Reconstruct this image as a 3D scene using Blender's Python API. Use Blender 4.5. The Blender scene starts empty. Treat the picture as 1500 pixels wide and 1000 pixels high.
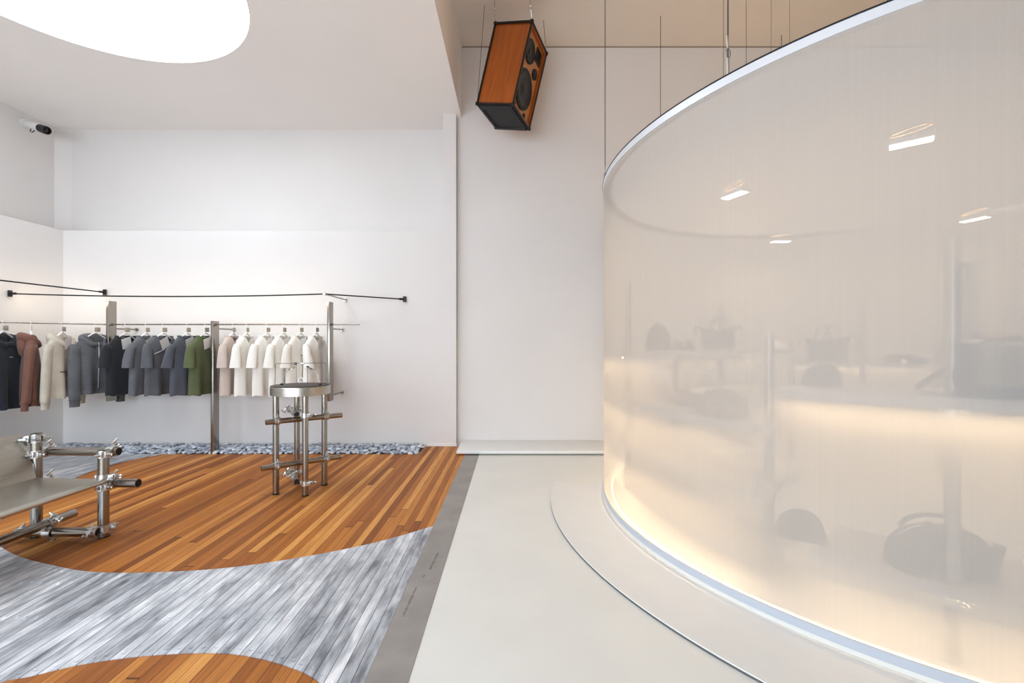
import bpy, bmesh, math, random
from mathutils import Vector, Matrix, Euler
SC = bpy.context.scene
COL = SC.collection
PI = math.pi

# ------------------------------------------------------------------ camera, world, light, exposure
EYE = 1.25
cam = bpy.data.cameras.new('camera')
cam.sensor_width = 36.0
cam.lens = 36.0 * 650 / 1500
cam.shift_x = -2 / 1500
cam.shift_y = 4 / 1500
cam.clip_start = 0.05
cam_o = bpy.data.objects.new('camera', cam)
COL.objects.link(cam_o)
cam_o.location = (0, 0, EYE)
cam_o.rotation_euler = (PI / 2, 0, 0)
SC.camera = cam_o

world = bpy.data.worlds.new('daylight')
SC.world = world
world.use_nodes = True
world.node_tree.nodes['Background'].inputs[0].default_value = (0.84, 0.92, 1.0, 1)
world.node_tree.nodes['Background'].inputs[1].default_value = 0.5

SC.view_settings.view_transform = 'Standard'
SC.view_settings.look = 'None'
SC.view_settings.gamma = 1.0
SC.view_settings.use_curve_mapping = False
SC.view_settings.exposure = 0.0
try:
    SC.cycles.use_denoising = True
    SC.cycles.max_bounces = 10
    SC.cycles.diffuse_bounces = 7
    SC.cycles.transparent_max_bounces = 16
    SC.cycles.sample_clamp_indirect = 6
    SC.cycles.caustics_reflective = False
    SC.cycles.caustics_refractive = False
except Exception:
    pass


def area(name, loc, rot, sx, sy, watts, col, spread=180):
    l = bpy.data.lights.new(name, 'AREA')
    l.shape = 'RECTANGLE'
    l.size, l.size_y, l.energy, l.color = sx, sy, watts, col
    l.spread = math.radians(spread)
    o = bpy.data.objects.new(name, l)
    COL.objects.link(o)
    o.location = loc
    o.rotation_euler = rot
    return o


WARM = (1.0, 0.80, 0.58)
WARMER = (1.0, 0.72, 0.44)
SKY_EMIT = 5.0
LED_EMIT = 24.0
HEM_EMIT = 3.5
# daylight of the shop window behind the photographer
area('shop_window_daylight', (-2.9, -2.4, 1.45), (math.radians(86), 0, math.radians(4)), 6.0, 2.7, 340, (0.77, 0.885, 1.0))
# cove lights hidden on the two ledges
area('cove_light_back', (-3.15, 5.64, 2.50), (math.radians(180), 0, 0), 4.5, 0.10, 0.45, WARM)
area('cove_light_left', (-5.74, 2.9, 2.50), (math.radians(180), 0, math.radians(90)), 5.0, 0.10, 0.45, WARM)


# ------------------------------------------------------------------ colour and materials
def lin(c):
    def f(v):
        v /= 255.0
        return v / 12.92 if v <= 0.04045 else ((v + 0.055) / 1.055) ** 2.4
    return (f(c[0]), f(c[1]), f(c[2]), 1.0)


class NT:
    def __init__(s, name):
        s.m = bpy.data.materials.new(name)
        s.m.use_nodes = True
        s.t = s.m.node_tree
        s.b = s.t.nodes['Principled BSDF']

    def n(s, typ, **kw):
        o = s.t.nodes.new(typ)
        for k, v in kw.items():
            setattr(o, k, v)
        return o

    def l(s, a, b):
        s.t.links.new(a, b)

    def math(s, op, a, b=None):
        o = s.n('ShaderNodeMath', operation=op)
        for i, v in enumerate((a, b)):
            if v is None:
                continue
            if isinstance(v, (int, float)):
                o.inputs[i].default_value = v
            else:
                s.l(v, o.inputs[i])
        return o.outputs[0]

    def mix(s, fac, a, b, mode='MIX'):
        o = s.n('ShaderNodeMix', data_type='RGBA', blend_type=mode)
        for sock, v in ((o.inputs[0], fac), (o.inputs[6], a), (o.inputs[7], b)):
            if isinstance(v, (int, float, tuple)):
                sock.default_value = v
            else:
                s.l(v, sock)
        return o.outputs[2]

    def ramp(s, fac, stops):
        o = s.n('ShaderNodeValToRGB')
        e = o.color_ramp.elements
        e[0].position, e[0].color = stops[0]
        e[1].position, e[1].color = stops[1]
        for p, c in stops[2:]:
            k = e.new(p)
            k.color = c
        s.l(fac, o.inputs[0])
        return o.outputs[0]

    def pos(s):
        return s.n('ShaderNodeTexCoord').outputs['Object']

    def noise(s, scale, detail=3, vec=None, rough=0.5, sc3=None):
        o = s.n('ShaderNodeTexNoise')
        o.inputs['Scale'].default_value = scale
        o.inputs['Detail'].default_value = detail
        o.inputs['Roughness'].default_value = rough
        if vec is None:
            vec = s.pos()
        if sc3:
            mp = s.n('ShaderNodeMapping')
            mp.inputs['Scale'].default_value = sc3
            s.l(vec, mp.inputs[0])
            vec = mp.outputs[0]
        s.l(vec, o.inputs['Vector'])
        return o.outputs[0]

    def bump(s, h, strength=0.2, dist=0.01):
        o = s.n('ShaderNodeBump')
        o.inputs['Strength'].default_value = strength
        o.inputs['Distance'].default_value = dist
        s.l(h, o.inputs['Height'])
        s.l(o.outputs[0], s.b.inputs['Normal'])


def plain(name, rgb, rough=0.5, metal=0.0, var=0.06, nscale=8, bump=0.0, bscale=200, sc3=None, bdist=0.002, coat=0):
    t = NT(name)
    c = lin(rgb)
    t.b.inputs['Roughness'].default_value = rough
    t.b.inputs['Metallic'].default_value = metal
    if var:
        nz = t.noise(nscale, 4, sc3=sc3)
        lo = tuple(v * (1 - var) for v in c[:3]) + (1,)
        hi = tuple(min(1, v * (1 + var)) for v in c[:3]) + (1,)
        t.l(t.ramp(nz, [(0.3, lo), (0.7, hi)]), t.b.inputs['Base Color'])
    else:
        t.b.inputs['Base Color'].default_value = c
    if bump:
        t.bump(t.noise(bscale, 3, sc3=sc3), bump, bdist)
    if coat:
        t.b.inputs['Coat Weight'].default_value = coat
    return t.m


def emitter(name, rgb, strength):
    t = NT(name)
    t.b.inputs['Base Color'].default_value = (0.8, 0.8, 0.8, 1)
    t.b.inputs['Emission Color'].default_value = tuple(rgb) + (1,)
    t.b.inputs['Emission Strength'].default_value = strength
    return t.m


def brushed(name, rgb, rough=0.28, along='z'):
    t = NT(name)
    sc = {'z': (120, 120, 2), 'x': (2, 120, 120), 'y': (120, 2, 120), 'n': (30, 30, 30)}[along]
    nz = t.noise(1.0, 4, sc3=sc)
    c = lin(rgb)
    t.l(t.ramp(nz, [(0.25, tuple(v * .82 for v in c[:3]) + (1,)), (0.75, tuple(min(1, v * 1.1) for v in c[:3]) + (1,))]), t.b.inputs['Base Color'])
    t.b.inputs['Metallic'].default_value = 1.0
    r = t.n('ShaderNodeMapRange')
    r.inputs[3].default_value = rough * 0.8
    r.inputs[4].default_value = rough * 1.4
    t.l(nz, r.inputs[0])
    t.l(r.outputs[0], t.b.inputs['Roughness'])
    t.bump(nz, 0.05, 0.001)
    return t.m


def plank_coords(t, w=0.05, length=1.3):
    p = t.n('ShaderNodeSeparateXYZ')
    t.l(t.pos(), p.inputs[0])
    u = t.math('DIVIDE', p.outputs[0], w)
    uid = t.math('FLOOR', u)
    uf = t.math('FRACT', u)
    r1 = t.n('ShaderNodeTexWhiteNoise', noise_dimensions='1D')
    t.l(uid, r1.inputs['W'])
    v = t.math('DIVIDE', t.math('ADD', p.outputs[1], t.math('MULTIPLY', r1.outputs[0], 9.0)), length)
    vid = t.math('FLOOR', v)
    vf = t.math('FRACT', v)
    cmb = t.n('ShaderNodeCombineXYZ')
    t.l(uid, cmb.inputs[0])
    t.l(vid, cmb.inputs[1])
    r2 = t.n('ShaderNodeTexWhiteNoise', noise_dimensions='2D')
    t.l(cmb.outputs[0], r2.inputs['Vector'])
    return p, uf, vf, r2, cmb


def mat_wood_floor():
    t = NT('oiled hardwood decking')
    p, uf, vf, r2, cmb = plank_coords(t, 0.05, 3.4)
    base = t.ramp(r2.outputs[0], [(0.0, lin((126, 72, 30))), (1.0, lin((206, 150, 88))), (0.3, lin((154, 94, 42))), (0.6, lin((172, 110, 52))), (0.85, lin((188, 128, 68)))])
    sh = t.n('ShaderNodeVectorMath', operation='ADD')
    t.l(t.pos(), sh.inputs[0])
    t.l(r2.outputs['Color'], sh.inputs[1])
    g = t.noise(1.0, 5, vec=sh.outputs[0], rough=0.65, sc3=(130, 3.5, 1))
    col = t.mix(0.65, base, t.ramp(g, [(0.3, lin((150, 140, 130))), (0.7, (1, 1, 1, 1))]), 'MULTIPLY')
    col = t.mix(1.0, col, (1.42, 1.36, 1.10, 1), 'MULTIPLY')
    gap = t.math('MAXIMUM', t.math('LESS_THAN', uf, 0.05), t.math('LESS_THAN', vf, 0.0025))
    col = t.mix(t.math('MULTIPLY', gap, 0.85), col, lin((62, 34, 14)))
    t.l(col, t.b.inputs['Base Color'])
    t.b.inputs['Roughness'].default_value = 0.5
    t.b.inputs['Specular IOR Level'].default_value = 0.25
    t.bump(t.math('SUBTRACT', g, t.math('MULTIPLY', gap, 3.0)), 0.15, 0.003)
    return t.m


def mat_metal_floor():
    t = NT('hand finished metal floor strips')
    p, uf, vf, r2, cmb = plank_coords(t, 0.05, 40.0)
    sh = t.n('ShaderNodeVectorMath', operation='ADD')
    sc = t.n('ShaderNodeVectorMath', operation='SCALE')
    t.l(r2.outputs['Color'], sc.inputs[0])
    sc.inputs['Scale'].default_value = 0.9
    t.l(t.pos(), sh.inputs[0])
    t.l(sc.outputs[0], sh.inputs[1])
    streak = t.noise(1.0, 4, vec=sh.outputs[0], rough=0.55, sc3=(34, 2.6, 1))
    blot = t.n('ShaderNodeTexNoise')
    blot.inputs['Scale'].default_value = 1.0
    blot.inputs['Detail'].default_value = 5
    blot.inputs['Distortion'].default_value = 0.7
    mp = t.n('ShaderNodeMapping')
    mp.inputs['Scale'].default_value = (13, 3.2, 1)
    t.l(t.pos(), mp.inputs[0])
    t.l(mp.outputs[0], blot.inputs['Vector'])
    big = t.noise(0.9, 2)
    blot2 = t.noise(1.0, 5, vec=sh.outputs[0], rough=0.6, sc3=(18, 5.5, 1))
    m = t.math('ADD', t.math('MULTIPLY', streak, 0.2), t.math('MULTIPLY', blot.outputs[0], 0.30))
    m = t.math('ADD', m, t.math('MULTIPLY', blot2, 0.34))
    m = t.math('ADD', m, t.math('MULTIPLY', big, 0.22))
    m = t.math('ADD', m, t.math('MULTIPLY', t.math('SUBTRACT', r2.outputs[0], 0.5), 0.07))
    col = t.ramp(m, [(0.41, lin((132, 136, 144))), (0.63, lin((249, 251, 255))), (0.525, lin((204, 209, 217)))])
    gap = t.math('LESS_THAN', uf, 0.07)
    col = t.mix(t.math('MULTIPLY', gap, 0.8), col, lin((44, 45, 50)))
    t.l(col, t.b.inputs['Base Color'])
    t.l(t.math('SUBTRACT', 0.78, t.math('MULTIPLY', gap, 0.6)), t.b.inputs['Metallic'])
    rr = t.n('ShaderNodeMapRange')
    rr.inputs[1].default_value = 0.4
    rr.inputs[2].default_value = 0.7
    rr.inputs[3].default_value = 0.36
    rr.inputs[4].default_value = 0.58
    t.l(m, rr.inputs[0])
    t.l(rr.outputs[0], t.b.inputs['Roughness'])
    t.bump(t.math('SUBTRACT', m, t.math('MULTIPLY', gap, 2.0)), 0.35, 0.006)
    return t.m


def mat_scrim():
    t = NT('sheer white scrim')
    out = t.t.nodes['Material Output']
    weave = t.noise(1.0, 3, sc3=(90, 90, 1.0))
    fine = t.noise(420, 2)
    d = t.n('ShaderNodeBsdfDiffuse')
    d.inputs[0].default_value = (0.75, 0.74, 0.725, 1)
    tr = t.n('ShaderNodeBsdfTranslucent')
    tr.inputs[0].default_value = (0.83, 0.80, 0.75, 1)
    m1 = t.n('ShaderNodeMixShader')
    m1.inputs[0].default_value = 0.5
    t.l(d.outputs[0], m1.inputs[1])
    t.l(tr.outputs[0], m1.inputs[2])
    tp = t.n('ShaderNodeBsdfTransparent')
    m2 = t.n('ShaderNodeMixShader')
    rg = t.n('ShaderNodeMapRange')
    rg.inputs[1].default_value = 0.245
    rg.inputs[2].default_value = 0.75
    rg.inputs[3].default_value = 0.195
    rg.inputs[4].default_value = 0.25
    t.l(t.math('ADD', t.math('MULTIPLY', weave, 0.4), t.math('MULTIPLY', fine, 0.6)), rg.inputs[0])
    t.l(rg.outputs[0], m2.inputs[0])
    t.l(m1.outputs[0], m2.inputs[1])
    t.l(tp.outputs[0], m2.inputs[2])
    t.l(m2.outputs[0], out.inputs[0])
    return t.m


def mat_pebble():
    t = NT('blue grey river pebble')
    oi = t.n('ShaderNodeObjectInfo')
    ge = t.n('ShaderNodeNewGeometry')
    r = t.math('FRACT', t.math('ADD', oi.outputs['Random'], ge.outputs['Random Per Island']))
    c = t.ramp(r, [(0.0, lin((136, 144, 158))), (1.0, lin((218, 224, 232))), (0.5, lin((180, 188, 200)))])
    sp = t.noise(60, 4)
    t.l(t.mix(0.25, c, sp, 'OVERLAY'), t.b.inputs['Base Color'])
    t.b.inputs['Roughness'].default_value = 0.7
    return t.m


def cloth(name, rgb, var=0.10, rough=0.9, wash=0.0):
    t = NT(name)
    c = lin(rgb)
    nz = t.noise(7, 4, rough=0.6)
    lo = tuple(v * (1 - var - wash) for v in c[:3]) + (1,)
    hi = tuple(min(1, v * (1 + var + wash)) for v in c[:3]) + (1,)
    t.l(t.ramp(nz, [(0.3, lo), (0.7, hi)]), t.b.inputs['Base Color'])
    t.b.inputs['Roughness'].default_value = rough
    t.b.inputs['Sheen Weight'].default_value = 0.15
    t.bump(t.noise(350, 2), 0.25, 0.002)
    return t.m


M = {}
M['wall'] = plain('matte white plaster', (223, 220, 218), 0.85, var=0.015, nscale=1.5, bump=0.04, bscale=60)
M['ceilhigh'] = plain('warm white high ceiling paint', (226, 219, 209), 0.9, var=0.012, nscale=1.2)
M['ceil'] = plain('matte ceiling paint', (243, 240, 237), 0.9, var=0.012, nscale=1.2)
M['floorwhite'] = plain('white resin floor', (228, 228, 223), 0.5, var=0.03, nscale=2.2, coat=0.1)
M['kick'] = plain('painted shadow kick', (92, 94, 94), 0.8, var=0)  # dark colour paints the shadow line under the step edge
M['jointshade'] = plain('beige painted joint shade', (150, 136, 120), 0.8, var=0)  # shade of the wall and ceiling joint, put into a colour
M['step'] = plain('white painted step', (228, 228, 226), 0.55, var=0.015)
M['wood'] = mat_wood_floor()
M['metalfloor'] = mat_metal_floor()
M['steelflat'] = plain('grey mill steel', (158, 154, 150), 0.55, 0.35, var=0.12, nscale=5, bump=0.05, bscale=80)
M['ink'] = plain('dark stencil ink', (112, 106, 102), 0.8, var=0)
M['pebblebed'] = plain('dark gravel bed', (104, 110, 120), 0.9, var=0.3, nscale=40)
M['pebble'] = mat_pebble()
M['steel'] = brushed('brushed stainless tube', (158, 152, 144), 0.22, 'z')
M['steelx'] = brushed('brushed stainless tube across', (162, 156, 148), 0.22, 'x')
M['steely'] = brushed('brushed stainless tube along', (158, 152, 144), 0.24, 'y')
M['sheet'] = brushed('brushed stainless sheet', (186, 181, 171), 0.30, 'y')
M['zinc'] = brushed('bright zinc coupler', (208, 208, 206), 0.30, 'n')
M['bore'] = plain('painted bore shade', (14, 14, 15), 0.8, var=0)  # black discs paint the shade inside the open tube ends
M['blackmetal'] = plain('black powder coated metal', (34, 34, 36), 0.45, 0.4, var=0.05)
M['darkrod'] = plain('dark grey rod', (84, 82, 80), 0.4, 0.7, var=0.05)
M['alu'] = plain('white anodised aluminium', (226, 230, 236), 0.35, 0.2, var=0.01)
M['scrim'] = mat_scrim()
M['hem'] = plain('white hem tape', (188, 195, 206), 0.7, var=0.01)
M['led'] = emitter('warm led strip', (1.0, 0.71, 0.41), LED_EMIT)
M['hemled'] = emitter('warm led line', (1.0, 0.76, 0.48), HEM_EMIT)
M['spotled'] = emitter('warm spot panel', (1.0, 0.88, 0.70), 14.0)
M['railled'] = emitter('warm rail led', (1.0, 0.80, 0.56), 3.0)
M['skylight'] = emitter('luminous skylight membrane', (0.88, 0.95, 1.0), SKY_EMIT)
M['veneer'] = plain('orange walnut veneer', (158, 78, 18), 0.35, var=0.22, nscale=1.0, sc3=(40, 40, 2.5), coat=0.3)
M['baffle'] = plain('tan wood baffle', (186, 128, 74), 0.45, var=0.12, nscale=1.0, sc3=(30, 30, 3))
M['cone'] = plain('black speaker cone', (26, 25, 26), 0.5, var=0.1)
M['rubber'] = plain('black rubber surround', (16, 16, 17), 0.6, var=0)
M['grillcloth'] = plain('black base panel', (30, 30, 32), 0.7, var=0.1, bump=0.2)
M['hangerwhite'] = plain('white painted hanger wire', (240, 240, 238), 0.4, var=0)
M['sizeplate'] = plain('grey beige size plate', (172, 162, 148), 0.5, 0.3, var=0.04)
M['paper'] = plain('white paper tag', (240, 240, 240), 0.8, var=0.02, nscale=20)
M['whiteprint'] = plain('white chest print', (225, 225, 225), 0.7, var=0)
M['darkprint'] = plain('black chest print', (40, 40, 42), 0.7, var=0)
M['zip'] = plain('pale zipper teeth', (205, 205, 205), 0.35, 0.6, var=0.05)
M['cctvwhite'] = plain('white plastic camera shell', (226, 226, 224), 0.4, var=0)
M['lensglass'] = plain('black lens glass', (8, 8, 9), 0.1, var=0)
M['tabletop'] = plain('dark bronze table disc', (62, 55, 52), 0.45, 0.1, var=0.08)
M['tabletop'].node_tree.nodes['Principled BSDF'].inputs['Specular IOR Level'].default_value = 0.15
M['leather'] = plain('black leather', (20, 19, 19), 0.5, var=0.15, nscale=12, bump=0.25, bscale=60)
M['nylon'] = plain('dark nylon', (30, 28, 28), 0.65, var=0.15, nscale=15, bump=0.3, bscale=50)
M['tan'] = plain('taupe leather', (120, 98, 84), 0.55, var=0.1, nscale=12, bump=0.2, bscale=50)
M['shoeblack'] = plain('black shoe leather', (22, 21, 21), 0.4, var=0.1)
M['shoewhite'] = plain('white shoe leather', (232, 230, 226), 0.5, var=0.03)
M['sole'] = plain('white rubber sole', (238, 236, 230), 0.6, var=0)
M['shelf'] = plain('white lacquered shelf', (172, 167, 163), 0.45, var=0.01)
M['mirror'] = plain('polished chrome ring', (215, 215, 215), 0.08, 1.0, var=0)


# ------------------------------------------------------------------ mesh helpers
def basis(d):
    d = Vector(d).normalized()
    up = Vector((0, 0, 1)) if abs(d.z) < 0.95 else Vector((0, 1, 0))
    a = d.cross(up).normalized()
    b = a.cross(d).normalized()
    return d, a, b


class MB:
    def __init__(s):
        s.bm = bmesh.new()

    def box(s, c, size, rot=None, bevel=0.0):
        r = bmesh.ops.create_cube(s.bm, size=1.0)
        vs = r['verts']
        bmesh.ops.scale(s.bm, vec=Vector(size), verts=vs)
        if bevel:
            es = list({e for v in vs for e in v.link_edges})
            rb = bmesh.ops.bevel(s.bm, geom=es, offset=bevel, segments=2, affect='EDGES', profile=0.5)
            vs = list({v for f in rb['faces'] for v in f.verts} | {v for v in vs if v.is_valid})
        m = Matrix.Translation(Vector(c))
        if rot is not None:
            m = m @ (rot.to_4x4() if isinstance(rot, Matrix) else Euler(rot).to_matrix().to_4x4())
        bmesh.ops.transform(s.bm, matrix=m, verts=vs)
        return s

    def bar(s, p0, p1, w, h, bevel=0.0):
        p0, p1 = Vector(p0), Vector(p1)
        d, a, b = basis(p1 - p0)
        return s.box((p0 + p1) / 2, (w, (p1 - p0).length, h), Matrix((a, d, b)).transposed(), bevel)

    def rings(s, rings, cap0=True, cap1=True, closed=True):
        """skin a list of equally long vertex loops"""
        vv = [[s.bm.verts.new(p) for p in r] for r in rings]
        n = len(vv[0])
        for i in range(len(vv) - 1):
            for j in range(n if closed else n - 1):
                k = (j + 1) % n
                s.bm.faces.new((vv[i][j], vv[i][k], vv[i + 1][k], vv[i + 1][j]))
        if cap0:
            s.bm.faces.new(list(reversed(vv[0])))
        if cap1:
            s.bm.faces.new(vv[-1])
        return vv

    def tube(s, p0, p1, r, n=20, hollow=0.0, depth=0.05, r1=None):
        p0, p1 = Vector(p0), Vector(p1)
        d, a, b = basis(p1 - p0)
        r1 = r if r1 is None else r1

        def ring(p, rr):
            return [p + (a * math.cos(2 * PI * k / n) + b * math.sin(2 * PI * k / n)) * rr for k in range(n)]
        if hollow:
            dp = min(depth, (p1 - p0).length * .45)
            s.rings([ring(p0 + d * dp, hollow), ring(p0, hollow), ring(p0, r), ring(p1, r1), ring(p1, hollow), ring(p1 - d * dp, hollow)], True, True)
        else:
            s.rings([ring(p0, r), ring(p1, r1)])
        return s

    def path(s, pts, r, n=10, closed=False, flat=None, cap=True):
        """round or flattened tube along points; r may be a list"""
        pts = [Vector(p) for p in pts]
        N = len(pts)
        out = []
        pa = None
        for i, p in enumerate(pts):
            if closed:
                d = pts[(i + 1) % N] - pts[i - 1]
            else:
                d = pts[min(i + 1, N - 1)] - pts[max(i - 1, 0)]
            d.normalize()
            if pa is None:
                _, a, b = basis(d)
            else:
                a = (pa - d * pa.dot(d))
                a = a.normalized() if a.length > 1e-6 else basis(d)[1]
                b = a.cross(d).normalized()
            pa = a
            rr = r[i] if isinstance(r, (list, tuple)) else r
            fl = 1.0 if flat is None else flat
            out.append([p + a * math.cos(2 * PI * k / n) * rr + b * math.sin(2 * PI * k / n) * rr * fl for k in range(n)])
        if closed:
            out.append(out[0])
            s.rings(out, False, False)
            bmesh.ops.remove_doubles(s.bm, verts=s.bm.verts, dist=1e-6)
        else:
            s.rings(out, cap, cap)
        return s

    def lathe(s, prof, c=(0, 0, 0), n=40, axis='z', cap0=True, cap1=True):
        c = Vector(c)
        rr = []
        for (r, h) in prof:
            ring = []
            for k in range(n):
                x, y = r * math.cos(2 * PI * k / n), r * math.sin(2 * PI * k / n)
                ring.append(c + (Vector((x, y, h)) if axis == 'z' else Vector((h, x, y))))
            rr.append(ring)
        s.rings(rr, cap0, cap1)
        return s

    def prism(s, poly, z0, z1):
        vs = [s.bm.verts.new((x, y, z1)) for x, y in poly]
        f = s.bm.faces.new(vs)
        if f.normal.z < 0 or f.calc_area() and (f.normal_update() or f.normal.z < 0):
            f.normal_flip()
        r = bmesh.ops.extrude_face_region(s.bm, geom=[f])
        ev = [g for g in r['geom'] if isinstance(g, bmesh.types.BMVert)]
        bmesh.ops.translate(s.bm, vec=(0, 0, z0 - z1), verts=ev)
        bmesh.ops.triangulate(s.bm, faces=[q for q in s.bm.faces if len(q.verts) > 4], ngon_method='EAR_CLIP')
        return s

    def sector(s, c, r0, r1, a0, a1, z0, z1, n=64):
        """annular slab between two angles in degrees"""
        full = abs(a1 - a0) >= 359.9
        rr = []
        for k in range(n if full else n + 1):
            t = math.radians(a0 + (a1 - a0) * k / n)
            u = Vector((math.cos(t), math.sin(t), 0))
            q = Vector((c[0], c[1], 0))
            rr.append([q + u * r0 + Vector((0, 0, z0)), q + u * r1 + Vector((0, 0, z0)), q + u * r1 + Vector((0, 0, z1)), q + u * r0 + Vector((0, 0, z1))])
        if full:
            rr.append(rr[0])
            s.rings(rr, False, False)
            bmesh.ops.remove_doubles(s.bm, verts=s.bm.verts, dist=1e-6)
        else:
            s.rings(rr)
        return s

    def build(s, name, mat, parent=None, smooth=35, loc=None):
        bmesh.ops.recalc_face_normals(s.bm, faces=s.bm.faces)
        me = bpy.data.meshes.new(name)
        s.bm.to_mesh(me)
        s.bm.free()
        me.materials.append(mat)
        if smooth:
            me.polygons.foreach_set('use_smooth', [True] * len(me.polygons))
            try:
                me.set_sharp_from_angle(angle=math.radians(smooth))
            except Exception:
                pass
        o = bpy.data.objects.new(name, me)
        COL.objects.link(o)
        if parent is not None:
            o.parent = parent
        if loc is not None:
            o.location = loc
        return o


def tag(o, label, cat, group=None):
    o['label'] = label
    o['category'] = cat
    if group:
        o['group'] = group
    return o


def thing(name, label, cat, loc=(0, 0, 0), rz=0.0, group=None):
    o = bpy.data.objects.new(name, None)
    COL.objects.link(o)
    o.location = loc
    o.rotation_euler = (0, 0, rz)
    o.empty_display_size = 0.1
    return tag(o, label, cat, group)


def struct(o):
    o['kind'] = 'structure'
    return o


# ------------------------------------------------------------------ room shell
XL, YB, YR, XS = -5.53, 5.45, 5.55, -0.65      # left wall, back walls, soffit edge
XLU, YBU = -5.98, 5.86                          # upper walls behind the light coves
ZC, ZH, ZK = 4.08, 4.97, 2.646                  # left ceiling, high ceiling, cove ledge
YF = -2.6

# floors
struct(MB().box((3.4, (YF + 5.55) / 2, -0.06), (7.58, 5.55 - YF, 0.12)).build('floor', M['floorwhite'], smooth=0))
wood_poly = [(-6.0, YF), (-0.55, YF), (-0.55, 5.45), (-1.08, 5.45), (-1.08, 5.05), (-6.0, 5.05)]
struct(MB().prism(wood_poly, -0.10, 0.0).build('floor', M['wood'], smooth=0))
struct(MB().box((-3.3, 5.25, -0.05), (4.44, 0.40, 0.06)).build('floor', M['pebblebed'], smooth=0))
UP = [(-0.551, 3.043), (-0.868, 2.792), (-1.246, 2.596), (-1.605, 2.473), (-1.985, 2.425), (-2.32, 2.433), (-2.663, 2.523), (-2.916, 2.613), (-3.176, 2.745),
      (-3.42, 2.92), (-3.615, 3.125), (-3.776, 3.371), (-3.96, 3.80), (-4.115, 4.232), (-4.15, 4.52), (-4.118, 4.779), (-3.974, 5.048)]
LO = [(-0.551, 1.50), (-0.64, 1.575), (-0.722, 1.641), (-0.812, 1.693), (-0.957, 1.747), (-1.096, 1.782), (-1.225, 1.794), (-1.401, 1.786), (-1.562, 1.762),
      (-1.702, 1.723), (-1.817, 1.668), (-1.895, 1.638), (-2.10, 1.50), (-2.40, 1.20), (-2.70, 0.7), (-3.0, -0.4)]


def smooth_line(P, k=6):
    out = []
    for i in range(len(P) - 1):
        p0, p1, p2, p3 = (Vector(P[max(i - 1, 0)]), Vector(P[i]), Vector(P[i + 1]), Vector(P[min(i + 2, len(P) - 1)]))
        for j in range(k):
            t = j / k
            out.append(0.5 * ((2 * p1) + (-p0 + p2) * t + (2 * p0 - 5 * p1 + 4 * p2 - p3) * t * t + (-p0 + 3 * p1 - 3 * p2 + p3) * t ** 3))
    out.append(Vector(P[-1]))
    return [(p.x, p.y) for p in out]


ups, los = smooth_line(UP), smooth_line(LO)
mf = MB()
mf.prism(ups + [(-5.52, 5.048), (-5.52, -0.4)] + los[::-1], 0.0005, 0.004)


def yat(line, x):
    for (xa, ya), (xb, yb) in zip(line[:-1], line[1:]):
        if min(xa, xb) <= x <= max(xa, xb) and xa != xb:
            return ya + (yb - ya) * (x - xa) / (xb - xa)
    return None


rnd = random.Random(3)
for i in range(int(-2.6 / .05), int(-.55 / .05)):
    x = i * .05 + .025
    ya, yb = yat(los, x), yat(ups[:60], x)
    for y in [ya + .03 if ya else None, yb - .03 if yb else None, 2.02 + rnd.uniform(-.012, .012), 2.32 + rnd.uniform(-.01, .01)]:
        if y is None or (ya and y < ya + .02) or (yb and y > yb - .02):
            continue
        mf.lathe([(.009, .004), (.009, .006), (.0045, .0056), (.004, .0042)], (x + rnd.uniform(-.006, .006), y, 0), 10, cap0=False)
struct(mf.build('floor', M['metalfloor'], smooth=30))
strip = struct(MB().box((-0.47, (YF + 4.98) / 2 + .2, -0.03), (0.162, 4.98 - YF + .4, 0.066)).build('trim_1', M['steelflat'], smooth=0))
# faint stencilled marks on the steel strip: rows of tiny illegible strokes
mk = MB()
rnd = random.Random(11)
for (xa, ya, xb, yb, n) in [(-.506, 2.035, -.497, 2.29, 21), (-.482, 2.375, -.48, 2.40, 2), (-.462, 2.46, -.45, 2.66, 17)]:
    for k in range(n):
        t = k / n
        x, y = xa + (xb - xa) * t, ya + (yb - ya) * t
        w = 0.006
        mk.box((x, y, .0034), (.011, .0018, .0006))
        if rnd.random() < .8:
            mk.box((x + rnd.choice((-.005, 0, .005)), y + .0035, .0034), (.0018, w, .0006))
        if rnd.random() < .6:
            mk.box((x, y + .007, .0034), (.011, .0016, .0006))
mk.build('stencil_mark', M['ink'], strip, smooth=0)['label'] = 'faint dark stencilled marks'

# left and back walls: thick lower walls with a light cove on top, upper walls set back
wl = MB()
wl.box(((XL + XLU) / 2 - .05, (YF + 5.9) / 2, (ZK - .18) / 2), (XL - XLU + .1, 5.9 - YF, ZK - .18))
wl.box((XL - .05, (YF + 5.45) / 2, ZK - .09), (.10, 5.45 - YF, .18))
wl.box((XLU - .05, (YF + 5.9) / 2, (ZK - .18 + ZC) / 2), (.10, 5.9 - YF, ZC - ZK + .18))
struct(wl.build('wall_left', M['wall'], smooth=0))
wb = MB()
xr = -0.704
wb.box(((XL + xr) / 2, (YB + YBU) / 2 + .05, (ZK - .18) / 2), (xr - XL, YBU - YB + .1, ZK - .18))
wb.box(((XL + xr) / 2, YB + .05, ZK - .09), (xr - XL, .10, .18))
wb.box(((XLU + xr) / 2, YBU + .05, (ZK - .18 + ZC) / 2), (xr - XLU, .10, ZC - ZK + .18))
wb.box((-.784, (YB + YBU) / 2, (ZK + ZC) / 2), (.16, YBU - YB, ZC - ZK))
wb.prism([(XLU, YBU), (XLU, YBU - .08), (XLU + .15, YBU)], 2.5, ZC)
struct(wb.build('wall_back', M['wall'], smooth=0))
struct(MB().box((3.3, YR + .06, 2.5), (8.0, .12, 5.1)).build('wall_back_right', M['wall'], smooth=0))
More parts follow.
